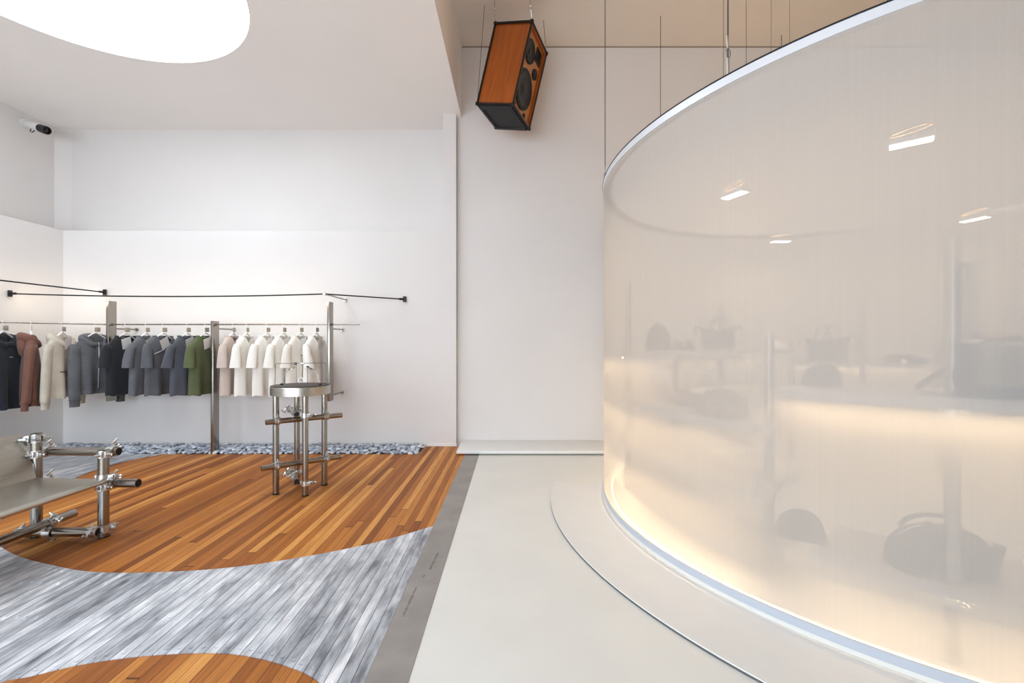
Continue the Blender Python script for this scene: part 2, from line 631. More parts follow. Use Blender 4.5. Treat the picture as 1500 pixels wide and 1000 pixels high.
struct(MB().box((7.25, (YF + 5.6) / 2, 2.5), (.12, 5.6 - YF, 5.1)).build('wall_right', M['wall'], smooth=0))
# street front behind the photographer: solid above the shop window
struct(MB().box((.6, YF - .08, 4.0), (13.4, .14, 2.1)).box((4.2, YF - .08, 1.45), (6.2, .14, 2.98)).build('wall_front', M['wall'], smooth=0))
# low ceiling on the left with the round skylight hole
HC, HR = (-3.342, 3.258), 1.2066
cl = MB()
x0, x1, y0, y1 = -6.1, XS, YF, 5.96
angs = sorted([2 * PI * k / 120 for k in range(120)] + [math.atan2(y - HC[1], x - HC[0]) % (2 * PI) for x in (x0, x1) for y in (y0, y1)])
rings = []
for a in angs:
    u = Vector((math.cos(a), math.sin(a)))
    ts = []
    if abs(u.x) > 1e-9:
        ts += [((x1 if u.x > 0 else x0) - HC[0]) / u.x]
    if abs(u.y) > 1e-9:
        ts += [((y1 if u.y > 0 else y0) - HC[1]) / u.y]
    t = min(ts)
    o3 = (HC[0] + u.x * t, HC[1] + u.y * t)
    i3 = (HC[0] + u.x * HR, HC[1] + u.y * HR)
    rings.append([Vector((*i3, ZC)), Vector((*o3, ZC)), Vector((*o3, ZH)), Vector((*i3, ZH))])
rings.append(rings[0])
cl.rings(rings, False, False)
struct(cl.build('ceiling', M['ceil'], smooth=20))
struct(MB().box((3.3, (YF + 5.7) / 2, ZH + .06), (8.0, 5.7 - YF, .12)).build('ceiling', M['ceilhigh'], smooth=0))
struct(MB().box((3.3, YR - .002, ZH - .006), (7.88, .006, .012)).build('trim_4', M['jointshade'], smooth=0))  # added thin strip, its dark tone stands in for shade at the joint
sk = struct(MB().lathe([(HR - .002, ZC + .012), (HR - .002, ZC + .03)], (HC[0], HC[1], 0), 120).build('window_1', M['skylight'], smooth=0))
sk['label'] = 'round white luminous skylight'

# low white plinth along the right back wall
tag(MB().box((.405, 5.265, .036), (2.09, .565, .034), bevel=.004).box((.42, 5.30, .0095), (1.96, .44, .019)).build('low_plinth', M['step'], smooth=30),
    'long low white plinth along the foot of the beige back wall', 'plinth')
struct(MB().box((-.88, 5.444, .014), (.36, .014, .028)).build('baseboard_back', M['step'], smooth=0))

# ------------------------------------------------------------------ pebbles
rnd = random.Random(5)


def pebble_bm(bm, seed, m):
    r = random.Random(seed)
    q = bmesh.ops.create_icosphere(bm, subdivisions=2, radius=1.0)
    k = [r.uniform(.8, 1.2) for _ in range(6)]
    for v in q['verts']:
        n = v.co.normalized()
        f = 1 + .12 * math.sin(2.3 * k[0] * n.x + k[1] * 4) + .10 * math.sin(3.1 * k[2] * n.y + 5 * k[3]) + .06 * math.sin(4 * k[4] * n.z + n.x * 3)
        v.co = m @ (n * f)
    return q


peb_mesh = []
for k in range(8):
    mb = MB()
    pebble_bm(mb.bm, k, Matrix.Diagonal((1, .72, .46, 1)))
    o = mb.build('pebble', M['pebble'], smooth=80)
    peb_mesh.append(o.data)
    bpy.data.objects.remove(o)
spots = []
y = 5.072
row = 0
while y < 5.43:
    x = -5.49 + (row % 2) * .03
    while x < -1.10:
        spots.append((x + rnd.uniform(-.012, .012), y + rnd.uniform(-.010, .010), rnd.uniform(.026, .040), rnd.uniform(0, PI), row))
        x += rnd.uniform(.048, .066)
    y += .042
    row += 1
front = [s for s in spots if s[0] > -4.9 and s[4] < 5]
front.sort(key=lambda s: (s[4], s[0]))
single = set(map(id, front[:298]))
bulk = MB()
for i, s in enumerate(spots):
    x, y, r, a, rw = s
    z = -.015 + .012 + rnd.uniform(0, .022) + .018 * min(rw, 5) / 5
    rx, ry = rnd.uniform(-.35, .35), rnd.uniform(-.35, .35)
    if id(s) in single:
        o = bpy.data.objects.new('pebble', peb_mesh[i % 8])
        COL.objects.link(o)
        o.location = (x, y, z)
        o.rotation_euler = (rx, ry, a)
        o.scale = (r,) * 3
        tag(o, 'smooth blue-grey pebble in the front rows of the gravel strip at the wall', 'pebble', 'pebbles along the back wall')
    else:
        m = Matrix.LocRotScale(Vector((x, y, z)), Euler((rx, ry, a)), Vector((r, r * .72, r * .46)))
        pebble_bm(bulk.bm, i, m)
bo = bulk.build('pebbles', M['pebble'], smooth=80)
bo['kind'] = 'stuff'
tag(bo, 'bed of blue-grey pebbles heaped against the foot of the white wall', 'pebbles')


# ------------------------------------------------------------------ scaffold couplers
def coupler(parent, p, ax, side, r, w=.05, name='clamp'):
    """a split collar with lugs, bolt and nut around a tube through p along ax; side points to the bolts"""
    p, ax = Vector(p), Vector(ax).normalized()
    sd = Vector(side)
    sd = (sd - ax * sd.dot(ax)).normalized()
    t = ax.cross(sd)
    c = MB()
    n = 24
    _, a, b = basis(ax)

    def ring(h, rr):
        return [p + ax * h + (a * math.cos(2 * PI * k / n) + b * math.sin(2 * PI * k / n)) * rr for k in range(n)]
    c.rings([ring(-w / 2, r + .001), ring(-w / 2, r + .006), ring(w / 2, r + .006), ring(w / 2, r + .001)], False, False)
    R3 = Matrix((sd, t, ax)).transposed()
    for s in (-1, 1):
        c.box(p + sd * (r + .014) + t * s * .010, (.030, .008, w * .8), R3, .002)
    c.box(p - sd * (r + .006), (.018, .030, w * .9), R3, .003)
    o = c.build(name, M['zinc'], parent)
    q = MB()
    for s in (-1, 1):
        h = p + sd * (r + .020) + ax * s * w * .0
        q.tube(h + t * s * .004, h + t * s * .044, .0052, 8)
        q.tube(h + t * s * .014, h + t * s * .026, .0115, 6)
    h = p + sd * (r + .026) + t * .040
    q.bar(h - sd * .024, h + sd * .024, .008, .012, .002)
    q.build('bolt', M['zinc'], o)
    return o


def joint(parent, pa, ax_a, ra, pb, ax_b, rb, w=.048):
    """two collars back to back where two tubes cross"""
    ab = (Vector(pb) - Vector(pa)).normalized()
    coupler(parent, pa, ax_a, -ab + Vector(ax_b).normalized() * .9, ra, w)
    coupler(parent, pb, ax_b, ab + Vector(ax_a).normalized() * .7, rb, w)


# ------------------------------------------------------------------ round display table on scaffold tubes
T = thing('display_table', 'round steel display table on four scaffold tube legs standing on the wood floor', 'table', (-1.83, 3.82, 0))
TO = Vector((1.83, -3.82, 0))
legs = {'FL': (-1.98, 3.70), 'F': (-1.717, 3.66), 'R': (-1.678, 3.94), 'B': (-1.94, 3.98)}
LP = {k: Vector((x, y, 0)) + TO for k, (x, y) in legs.items()}
for k, p in LP.items():
    MB().tube(p, p + Vector((0, 0, .83)), .0245, 24, hollow=.021).build('leg', M['steel'], T)
    MB().tube(p, p + Vector((0, 0, .012)), .026, 20).build('leg_cap', M['blackmetal'], T)
MB().lathe([(.225, .822), (.236, .824), (.236, .892), (.233, .895), (.20, .896)], n=72).build('table_drum', M['sheet'], T)
MB().lathe([(.231, .8955), (.231, .9005), (.226, .902)], n=72).build('table_top', M['tabletop'], T)['label'] = 'dark bronze disc'
dA = (LP['R'] - LP['FL']).normalized()
dB = (LP['F'] - LP['B']).normalized()
oA = Vector((dA.y, -dA.x, 0)) * .052
oB = Vector((dB.y, -dB.x, 0)) * .050
UPZ = Vector((0, 0, 1))
for z, (e0, e1) in ((.615, (.085, .135)), (.245, (.115, .125))):
    p0 = LP['FL'] + oA - dA * e0 + UPZ * z
    p1 = LP['R'] + oA + dA * e1 + UPZ * z
    MB().tube(p0, p1, .0225, 24, hollow=.019).build('cross_tube', M['steelx'], T)
    for k in ('FL', 'R'):
        joint(T, LP[k] + UPZ * z, UPZ, .0245, LP[k] + oA + UPZ * z, dA, .0225, .042)
for z in (.665, .105):
    p0 = LP['B'] + oB - dB * .17 + UPZ * z
    p1 = LP['B'] + oB + dB * .30 + UPZ * z
    MB().tube(p0, p1, .0215, 24, hollow=.018).build('cross_tube', M['steely'], T)
    MB().tube(p1 - dB * .006, p1 - dB * .003, .0185, 20).build('bore_shade_disc', M['bore'], T)
    joint(T, LP['B'] + UPZ * z, UPZ, .0245, LP['B'] + oB + UPZ * z, dB, .0215, .042)
    coupler(T, LP['B'] + oB + dB * .19 + UPZ * z, dB, (-.6, .2, .8), .0215, .042)
    coupler(T, LP['F'] + UPZ * z, UPZ, (1, -.15, 0), .0245, .038)

# jewellery display on the table
D = thing('wire_display_frame', 'thin wire frame with a hanging disc pendant on top of the round table', 'display frame', (-1.83, 3.82, .902))
MB().path([(-.222, .0, 0), (-.218, 0, .165), (-.212, 0, .178), (-.20, 0, .182), (.205, 0, .186), (.214, 0, .182), (.219, 0, .17), (.217, 0, 0)], .0022, 8).build('wire_frame', M['darkrod'], D)
MB().path([(-.048, .02, 0), (-.048, .02, .175)], .0018, 8).box((-.048, .0, .180), (.018, .02, .022), bevel=.002).build('clip_post', M['darkrod'], D)
MB().path([(.030, .06, 0), (.030, .06, .15)], .0018, 8).box((.030, .06, .152), (.018, .014, .012), bevel=.002).build('clip_post', M['darkrod'], D)
MB().box((.007, 0, .184), (.04, .012, .010), bevel=.002).build('clip_bar', M['zinc'], D)
pn = MB().path([(.004, 0, .182), (.004, -.003, .062)], .0012, 6)
pn.path([(.004 + .021 * math.cos(a), -.003, .040 + .021 * math.sin(a)) for a in [2 * PI * k / 28 for k in range(28)]], .0022, 6, closed=True)
pn.build('pendant', M['zinc'], D)
for (sx, lab) in ((-1, 'slim jointed arm with an oval ring at the left edge of the round table'), (1, 'slim jointed arm with a black-rimmed oval ring at the right edge of the round table')):
    A = thing('jointed_ring_arm', lab, 'display arm', (-1.83 + sx * (.155 if sx < 0 else .175), 3.80, .902))
    MB().lathe([(.012, 0), (.012, .006), (.006, .014)], n=16).build('arm_base', M['blackmetal'], A)
    e = (-sx * .030, 0, .105)
    h = (-sx * .068, 0, .128)
    MB().path([(0, 0, .008), e], .0022, 8).path([e, h], .0022, 8).build('arm', M['zinc'], A)
    MB().box(e, (.012, .012, .012), bevel=.002).build('joint_screw', M['sizeplate'], A)
    dd = (Vector(h) - Vector(e)).normalized()
    nn = Vector((dd.z, 0, -dd.x)) * -sx
    cc = Vector(h) + dd * .024 + Vector((0, 0, .004))
    MB().path([cc + dd * .026 * math.cos(a) + (nn * .5 + Vector((0, .85, 0))) * .016 * math.sin(a) for a in [2 * PI * k / 28 for k in range(28)]], .0026, 6, closed=True).build('oval_ring', M['blackmetal'] if sx > 0 else M['mirror'], A)

# ------------------------------------------------------------------ bench of scaffold tube and sheet steel
B = thing('scaffold_bench', 'steel bench of scaffold tubes with sheet seat and back, cut by the left frame edge', 'bench', (-2.85, 2.2, 0))
BO = Vector((2.85, -2.2, 0))
RB = .0295


def bp(x, y, z):
    return Vector((x, y, z)) + BO


def btube(p0, p1, name, mat):
    o = MB().tube(p0, p1, RB * .95, 26, hollow=RB * .80).build(name, mat, B)
    d = (p1 - p0).normalized()
    return o


posts = {}
for ye in (2.88, 1.45):
    for nm, x, zt in (('front', -2.66, .560), ('rear', -3.095, .672)):
        MB().tube(bp(x, ye, 0), bp(x, ye, zt), RB, 28, hollow=RB * .84, depth=.03).build('post', M['steel'], B)
        MB().tube(bp(x, ye, 0), bp(x, ye, .010), RB + .002, 24).build('foot_cap', M['blackmetal'], B)
    s = 1 if ye > 2 else -1
    for nm, y, z, xa, xb in (('arm_tube', ye + s * .06, .540, -3.12, -2.615), ('seat_tube', ye + s * .06, .330, -3.16, -2.485), ('foot_tube', ye - s * .055, .055, -3.16, -2.655)):
        p0, p1 = bp(xa, y, z), bp(xb, y, z)
        btube(p0, p1, nm, M['steelx'])
        MB().tube(p1 - Vector((.007, 0, 0)), p1 - Vector((.003, 0, 0)), RB * .80, 20).build('bore_shade_disc', M['bore'], B)
        for px in (-2.66, -3.095):
            joint(B, bp(px, ye, z), (0, 0, 1), RB, bp(px, y, z), (1, 0, 0), RB * .95)
        if nm == 'seat_tube':
            coupler(B, bp(-2.66, ye, z + .055), (0, 0, 1), (1, .2, 0), RB, .045)
    coupler(B, bp(-3.095, ye, .640), (0, 0, 1), (1, -.3, 0), RB, .05)
    coupler(B, bp(-3.095, ye, .640), (0, 0, 1), (-1, -.4, 0), RB, .045)
    # small plates carrying the back sheet
    for zz, xx in ((.62, -3.135), (.50, -3.10)):
        MB().box(bp(xx - .012, ye - .05 * s, zz), (.012, .07, .05), (0, -.35, 0), .003).build('back_bracket', M['sheet'], B)
lt = btube(bp(-2.945, 1.2, .118), bp(-2.945, 2.975, .118), 'long_tube', M['steely'])
for y in (2.82, 1.50):
    joint(B, bp(-2.945, y, .118), (0, 1, 0), RB * .95, bp(-2.945, y, .055), (1, 0, 0), RB * .95)
# seat: bent sheet with a rounded front lip, back: leaning sheet
prof = [(-3.07, .395), (-2.66, .385), (-2.625, .382), (-2.614, .377), (-2.609, .369), (-2.611, .360), (-2.618, .356), (-2.628, .358), (-2.628, .368), (-2.66, .374), (-3.07, .384)]
st = MB()
st.rings([[bp(x, yy, z) for x, z in prof] for yy in (1.38, 2.10, 2.848)])
st.build('seat_sheet', M['sheet'], B)
bk = MB()
prof = [(-3.055, .388), (-3.075, .47), (-3.155, .676), (-3.163, .673), (-3.083, .468), (-3.063, .386)]
bk.rings([[bp(x, yy, z) for x, z in prof] for yy in (1.38, 2.1, 2.843)])
bk.build('back_sheet', M['sheet'], B)

# ------------------------------------------------------------------ garment rail
YRAIL, ZRAIL = 5.10, 1.478
R = thing('garment_rail', 'long thin steel clothes rail on flat posts running along the white wall', 'clothes rail', (-2.1, 5.10, 0))
RO = Vector((2.1, -5.10, 0))


def rp(x, y, z):
    return Vector((x, y, z)) + RO


POSTS = ((-4.62, .60, 1.745), (-3.43, -.04, 1.515), (-2.105, .60, 1.735))
for (x, z0, z1) in POSTS:
    MB().box(rp(x, 5.10, (z0 + z1) / 2), (.030, .105, z1 - z0), bevel=.002).build('flat_post', M['steel'], R)
    for zz in ([1.43, .66] if z0 > .1 else [1.43]):
        if z0 < .1 and zz < 1:
            continue
        so = MB().tube(rp(x, 5.15, zz), rp(x, 5.448, zz), .010, 14)
        so.tube(rp(x, 5.43, zz), rp(x, 5.448, zz), .020, 18)
        so.build('wall_standoff', M['steelx'], R)
rr = MB()
rr.path([rp(-1.765, 5.10, ZRAIL), rp(-4.60, 5.10, ZRAIL)], .0085, 12)
rr.build('rail_rod', M['steelx'], R)
LD = Vector((-.70, -.72, 0)).normalized()
LA = Vector((-4.64, 5.10, ZRAIL))
MB().path([LA + RO, LA + LD * 1.0 + Vector((0, 0, -.005)) + RO], .0085, 12).build('rail_rod', M['steelx'], R)
for (x, _, _) in POSTS:
    MB().tube(rp(x - .03, 5.10, ZRAIL), rp(x + .03, 5.10, ZRAIL), .015, 16).build('rail_collar', M['steelx'], R)

# linear rod lamps above the rail
def rod_lamp(label, a, b, ends, sag=0.0, aim=(0, 1, 0), watts=1.2):
    a, b = Vector(a), Vector(b)
    mid = (a + b) / 2
    L = thing('rod_lamp', label, 'lamp', mid, 0, 'linear rod lamps above the clothes rail')
    n = 16
    pts = [a.lerp(b, k / n) - mid - Vector((0, 0, sag * (1 - (2 * k / n - 1) ** 2))) for k in range(n + 1)]
    MB().path(pts, .0075, 10).build('lamp_rod', M['blackmetal'], L)
    lo = MB().path([p + Vector(aim) * .0076 for p in pts[1:-1]], .003, 6)
    lo.build('led_line', M['railled'] if watts else M['alu'], L)
    for e, nrm in ends:
        e = Vector(e) - mid
        nrm = Vector(nrm)
        _, u, v = basis(nrm)
        MB().box(e - nrm * .008, (.04, .014, .07), Matrix((u, nrm.normalized(), v)).transposed(), .003).tube(e, e + (-e).normalized() * .07, .013, 12).build('end_bracket', M['blackmetal'], L)
    d = (b - a)
    ang = math.atan2(d.y, d.x)
    if not watts:
        return L
    la = area('lamp_light', mid + Vector(aim) * .02, (0, 0, ang), d.length * .95, .02, watts * d.length, WARM)
    la.rotation_euler = (Matrix((d.normalized(), -(Vector(aim) + Vector((0, 0, -.6))).normalized().cross(d.normalized()), -(Vector(aim) + Vector((0, 0, -.6))).normalized())).transposed()).to_euler()
    return L


rod_lamp('black rod lamp on the wall above the zip jacket, running to the left frame edge', (-5.12, 4.2, 1.885), (-5.0, 5.435, 1.885), [((-5.0, 5.435, 1.885), (0, 1, 0))], aim=(-1, 0, 0), watts=1.0)
L2 = rod_lamp('longest black rod lamp, running above the whole row of hanging clothes', (-5.52, 4.86, 1.805), (-2.07, 4.86, 1.80), [((-5.52, 4.86, 1.805), (-1, 0, 0))], sag=.03)
rod_lamp('short black rod lamp ending at the bare wall past the last steel post', (-2.07, 4.86, 1.80), (-1.33, 5.435, 1.80), [((-1.33, 5.435, 1.80), (0, 1, 0))], watts=0)
SOF = tag(MB().tube((-2.06, 4.84, 1.80), (-2.06, 5.448, 1.795), .009, 14).tube((-2.06, 5.43, 1.795), (-2.06, 5.448, 1.795), .019, 16).tube((-2.06, 4.83, 1.80), (-2.06, 4.87, 1.80), .017, 14).build('lamp_standoff', M['steelx']),
          'short steel stand-off holding two black rod lamps off the wall', 'bracket')


# ------------------------------------------------------------------ clothes
def px_to_rail(px):
    """point of the rail under which a garment hangs, by its place along the rail in metres"""
    q = (px - 752) / 650
    x = q * YRAIL
    if x > -4.58:
        return Vector((x, YRAIL, ZRAIL))
    t = (LA.x - q * LA.y) / (q * LD.y - LD.x)
    p = LA + LD * t
    return Vector((p.x, p.y, ZRAIL))


def hanger(loc, th, label):
    H = thing('clothes_hanger', label, 'hanger', loc, th, 'white hangers on the rail')
    pts = [(.012 * math.sin(a), 0, -.004 + .0155 * math.cos(a)) for a in [math.radians(d) for d in range(-110, 181, 22)]]
    pts += [(0, 0, -.035), (0, 0, -.085)]
    MB().path(pts, .0024, 8).build('hook', M['hangerwhite'], H)
    arm = [(-.165, 0, -.222), (-.135, 0, -.194), (-.09, 0, -.156), (-.03, 0, -.112), (0, 0, -.094), (.03, 0, -.112), (.09, 0, -.156), (.135, 0, -.194), (.165, 0, -.222)]
    MB().path(arm, [.006, .008, .009, .009, .009, .009, .009, .008, .006], 10, flat=.7).build('shoulder_bar', M['hangerwhite'], H)
    MB().box((.014, -.008, -.062), (.056, .003, .050), bevel=.001).build('size_plate', M['sizeplate'], H)


def fold(x, dz, ph, amp):
    k = max(0.0, min(1.0, dz))
    return amp * k * (math.sin(x * 26 + ph) + .5 * math.sin(x * 47 + 2.1 * ph))


def garment(name, label, cat, loc, th, mat, long=False, width=.208, length=.80, seed=0, tagged=True, hood=False, zipper=False, pocket=False, band=False, print_=None, tagx=-.06, ribmat=None):
    r = random.Random(seed)
    ph = r.uniform(0, 6)
    G = thing(name, label, cat, loc, th, 'clothes hanging on the rail')
    w = width
    hem = -length
    lv = [(hem, w * 1.0, .062), (hem + .03, w * 1.0, .064), (hem * .82, w * .99, .064), (-.56, w * .97, .064), (-.46, w * .955, .062), (-.38, w * .95, .06), (-.30, w * .94, .056),
          (-.245, w * .90, .050), (-.205, w * .80, .046), (-.175, w * .66, .046), (-.150, w * .54, .048), (-.138, w * .50, .050)]
    n = 64
    rings = []
    for i, (z, a, b) in enumerate(lv):
        ring = []
        dz = (-.25 - z) / (length - .25)
        for k in range(n):
            t = 2 * PI * k / n
            c, s = math.cos(t), math.sin(t)
            e = .62
            x = a * math.copysign(abs(c) ** e, c)
            y = b * math.copysign(abs(s) ** .85, s)
            y += fold(x, dz, ph + (0.6 if s > 0 else 0), .026) * max(0.0, 1 - abs(x / w) ** 3)
            zz = z
            if i >= len(lv) - 3:
                fr = max(0.0, -s)
                zz -= (.105, .075, .040)[len(lv) - 1 - i] * fr ** 2 * (1 - (abs(x) / (w * .6)) ** 2 if abs(x) < w * .6 else 0)
            if i == 0:
                zz += .006 * math.sin(5 * t + ph)
            ring.append(Vector((x, y, zz)))
        rings.append(ring)
    bd = MB()
    bd.rings(rings, False, False)
    body = bd.build('body', mat, G, smooth=180)
    rib = ribmat or mat
    # neckline
    neck = rings[-1]
    MB().path([p + Vector((0, 0, .002)) for p in neck[::2]], .0075, 8, closed=True).build('collar', rib, G, smooth=180)
    # sleeves
    for s in (-1, 1):
        if long:
            c = [(.80, -.245, .050), (.90, -.30, .055), (.97, -.40, .056), (1.02, -.54, .054), (1.06, -.68, .052), (1.10, -.80, .050), (1.112, -.835, .048)]
        else:
            c = [(.84, -.245, .042), (.94, -.28, .044), (1.00, -.34, .045), (1.04, -.41, .046), (1.07, -.49, .048)]
        sv = []
        ns = 24
        jit = r.uniform(-.012, .012)
        for i, (xf, z, hw) in enumerate(c):
            j = min(i + 1, len(c) - 1)
            i0 = max(i - 1, 0)
            d = Vector(((c[j][0] - c[i0][0]) * w * s, 0, c[j][1] - c[i0][1])).normalized()
            side = Vector((-d.z, 0, d.x))
            p = Vector((xf * w * s, jit * i, z))
            f = i / (len(c) - 1)
            th_ = .036 + .022 * f if not long else .036 - .002 * f
            q = []
            for k in range(ns):
                t = 2 * PI * k / ns
                wob = 1 + .10 * math.sin(3 * t + ph + i * 1.3) * f
                q.append(p + side * math.cos(t) * hw * wob + Vector((0, 1, 0)) * (math.sin(t) * th_ * wob - .012 * f))
            sv.append(q)
        sb = MB()
        sb.rings(sv, True, False)
        sl = sb.build('sleeve', mat, G, smooth=180)
        if long:
            p = Vector((1.112 * w * s, jit * 6 - .012, -.835))
            cf = MB()
            cf.rings([[p + Vector((math.cos(t) * hw, math.sin(t) * hw * .62, dz)) for t in [2 * PI * k / 24 for k in range(24)]] for hw, dz in ((.054, .012), (.046, -.005), (.045, -.060), (.046, -.068))], False, False)
            cf.build('cuff', rib, sl, smooth=180)
    if band:
        hr = [[Vector((p.x * f, p.y * f, z)) for p in rings[0]] for f, z in ((1.02, hem + .012), (.98, hem - .004), (.97, hem - .055), (.975, hem - .062))]
        mb = MB()
        mb.rings(hr, False, False)
        mb.build('waistband', rib, G, smooth=180)
    if hood:
        pts, rad = [], []
        for k in range(17):
            a = math.radians(-70 + 320 * k / 16)
            f = abs(k - 8) / 8
            pts.append(Vector((.115 * math.cos(a), .062 * math.sin(a) + .006, -.150 - .10 * f ** 2)))
            rad.append(.048 - .020 * f ** 3)
        MB().path(pts, rad, 14, flat=.8).build('hood', mat, G, smooth=180)
        hb = MB()
        hb.rings([[Vector((math.cos(t) * a, .055 + math.sin(t) * b, z)) for t in [2 * PI * k / 28 for k in range(28)]] for a, b, z in ((.02, .01, -.36), (.085, .030, -.33), (.12, .042, -.27), (.12, .045, -.20), (.10, .04, -.15), (.05, .03, -.13))])
        hb.build('hood_back', mat, G, smooth=180)

    def front_y(x, z):
        dz = (-.25 - z) / (length - .25)
        bz = .046 + .018 * max(0.0, min(1.0, (-.175 - z) / .25))
        k = max(0.0, 1 - (abs(x) / w) ** 3)
        return -bz * k ** .5 + fold(x, dz, ph, .026) * k - .004
    if zipper:
        MB().path([(0, front_y(0, z) - .002, z) for z in [-.205 - (length - .20) * k / 12 for k in range(13)]], .005, 6).build('zipper', M['zip'], G)['label'] = 'pale zipper'
    if pocket:
        xs = [(-.62 + 1.24 * k / 14) * w for k in range(15)]
        MB().path([(x, front_y(x, -.52) - .002, -.52) for x in xs], .004, 6).build('seam', M['darkrod'], G)['label'] = 'dark cross seam'
    if print_:
        pm, xa, xb, za, zb = print_
        qs = [(xa + (xb - xa) * k / 6, za + (zb - za) * k / 6) for k in range(7)]
        MB().path([(x, front_y(x, z) - .001, z) for x, z in qs], .0030, 6).build('chest_print', M[pm], G)
    if tagged:
        a = math.radians(r.uniform(-32, -18))
        mt = Matrix.Rotation(a, 3, 'Y') @ Matrix.Rotation(math.radians(14), 3, 'X')
        MB().box((tagx, -.092, -.215), (.105, .0012, .125), mt).tube((tagx - .01, -.084, -.15), (tagx - .03, -.045, -.145), .001, 6).build('paper_tag', M['paper'], G, smooth=0)['label'] = 'white paper tag'
    return G


CL = {k: cloth(k, c, v, wash=wsh) for k, c, v, wsh in (
    ('navy fleece', (30, 34, 44), .12, 0), ('brown fleece', (112, 74, 60), .12, .04), ('cream fleece', (196, 188, 172), .06, .03), ('washed charcoal fleece', (88, 90, 94), .10, .14),
    ('black jersey', (24, 26, 32), .1, 0), ('faded grey jersey', (94, 96, 102), .08, .05), ('charcoal jersey', (82, 84, 90), .08, .04), ('slate jersey', (74, 77, 86), .08, .04),
    ('olive jersey', (84, 92, 60), .08, .04), ('taupe jersey', (196, 182, 172), .05, .02), ('white jersey', (236, 233, 226), .03, 0), ('off white jersey', (228, 222, 212), .03, 0))}
R_ = math.radians
WARDROBE = [
    (5, 97, 'navy fleece', dict(long=True, hood=True, band=True, width=.25, length=.83, tagged=False, print_=('whiteprint', .0, .03, -.36, -.36)), 'hoodie', 'dark navy hooded sweatshirt at the left frame edge'),
    (45, 140, 'brown fleece', dict(long=True, hood=True, band=True, length=.80, tagged=False), 'hoodie', 'brown hooded sweatshirt hung edge-on beside the navy one'),
    (91, 104, 'cream fleece', dict(long=True, hood=True, band=False, width=.22, pocket=True, tagx=-.06), 'hoodie', 'cream hooded sweatshirt with dark cross seam and white paper tag'),
    (140, 74, 'washed charcoal fleece', dict(long=True, hood=True, band=True, zipper=True, length=.72, tagged=False), 'jacket', 'washed charcoal zip jacket with hood beside the cream sweatshirt'),
    (184, 79, 'black jersey', dict(), 't-shirt', 'black t-shirt with white paper tag hanging by the first steel post'),
    (214, 90, 'faded grey jersey', dict(), 't-shirt', 'faded grey t-shirt hung edge-on beside the black one'),
    (239, 80, 'charcoal jersey', dict(print_=('whiteprint', -.15, -.03, -.335, -.285)), 't-shirt', 'charcoal t-shirt with a slanting white line on the chest'),
    (274, 83, 'slate jersey', dict(print_=('whiteprint', .0, .03, -.32, -.305)), 't-shirt', 'slate grey t-shirt with a tiny white chest mark beside the olive one'),
    (301, 79, 'olive jersey', dict(), 't-shirt', 'olive green t-shirt with white paper tag'),
    (341, 93, 'taupe jersey', dict(), 't-shirt', 'taupe t-shirt hanging directly behind the floor-standing steel post'),
    (361, 92, 'white jersey', dict(), 't-shirt', 'white t-shirt hung edge-on next to the taupe one'),
    (391, 79, 'white jersey', dict(), 't-shirt', 'plain white t-shirt between the edge-on white one and the marked one'),
    (415, 79, 'white jersey', dict(print_=('darkprint', -.02, .02, -.325, -.31)), 't-shirt', 'white t-shirt with a tiny dark chest mark'),
    (440, 75, 'off white jersey', dict(print_=('darkprint', -.07, .05, -.36, -.315)), 't-shirt', 'off-white t-shirt with a thin dark line across the chest'),
    (463, 81, 'white jersey', dict(), 't-shirt', 'plain white t-shirt hanging last in the row by the short steel post'),
]
for i, (px, deg, mt, kw, nm, lab) in enumerate(WARDROBE):
    p = px_to_rail(px)
    cat = nm
    garment({'t-shirt': 't_shirt', 'jacket': 'zip_jacket'}.get(nm, nm), lab, cat, p, R_(deg), CL[mt], seed=i + 1, **kw)
    hanger(p, R_(deg), 'white hanger holding the ' + lab.split(' with')[0].split(' hung')[0].split(' hanging')[0].split(' at ')[0].split(' between')[0])

# ------------------------------------------------------------------ hanging loudspeaker
SD, SW, SH = .421, .488, .86
S = thing('hanging_loudspeaker', 'large wooden loudspeaker hung tilted on wires under the high ceiling', 'loudspeaker', (-.006, 4.85, 4.159))
SR = (Matrix.Rotation(-.394, 3, 'Z') @ Matrix.Rotation(.221, 3, 'Y') @ Matrix.Rotation(-.064, 3, 'X'))
S.rotation_euler = SR.to_euler()
hd, hw, hh = SD / 2, SW / 2, SH / 2
cb = MB()
tk = .028
cb.box((0, -hw + tk / 2, 0), (SD, tk, SH)).box((0, hw - tk / 2, 0), (SD, tk, SH)).box((0, 0, hh - tk / 2), (SD, SW, tk)).box((0, 0, -hh + tk / 2), (SD, SW, tk)).box((-hd + .01, 0, 0), (.02, SW, SH))
cb.build('cabinet', M['veneer'], S, smooth=0)
bx = hd - .030
MB().box((bx - .01, 0, 0), (.02, SW - 2 * tk, SH - 2 * tk)).build('baffle', M['baffle'], S, smooth=0)


def uv(u, v):
    return ((u - .5) * SW, (.5 - v) * SH)


def driver(name, u, v, r, deep):
    y, z = uv(u, v)
    o = MB().lathe([(r * 1.08, 0), (r * 1.08, .016), (r * .98, .020), (r * .90, .012)], (bx, y, z), 44, 'x', True, False).build(name, M['rubber'], S)
    MB().lathe([(r * .92, .013), (r * .86, .018), (r * .80, .012), (r * .55, .006), (r * .34, .003), (r * .28, .008), (r * .16, .014), (.002, .016)], (bx, y, z), 44, 'x', False, True).build('speaker_cone', M['cone'], o)
    return o


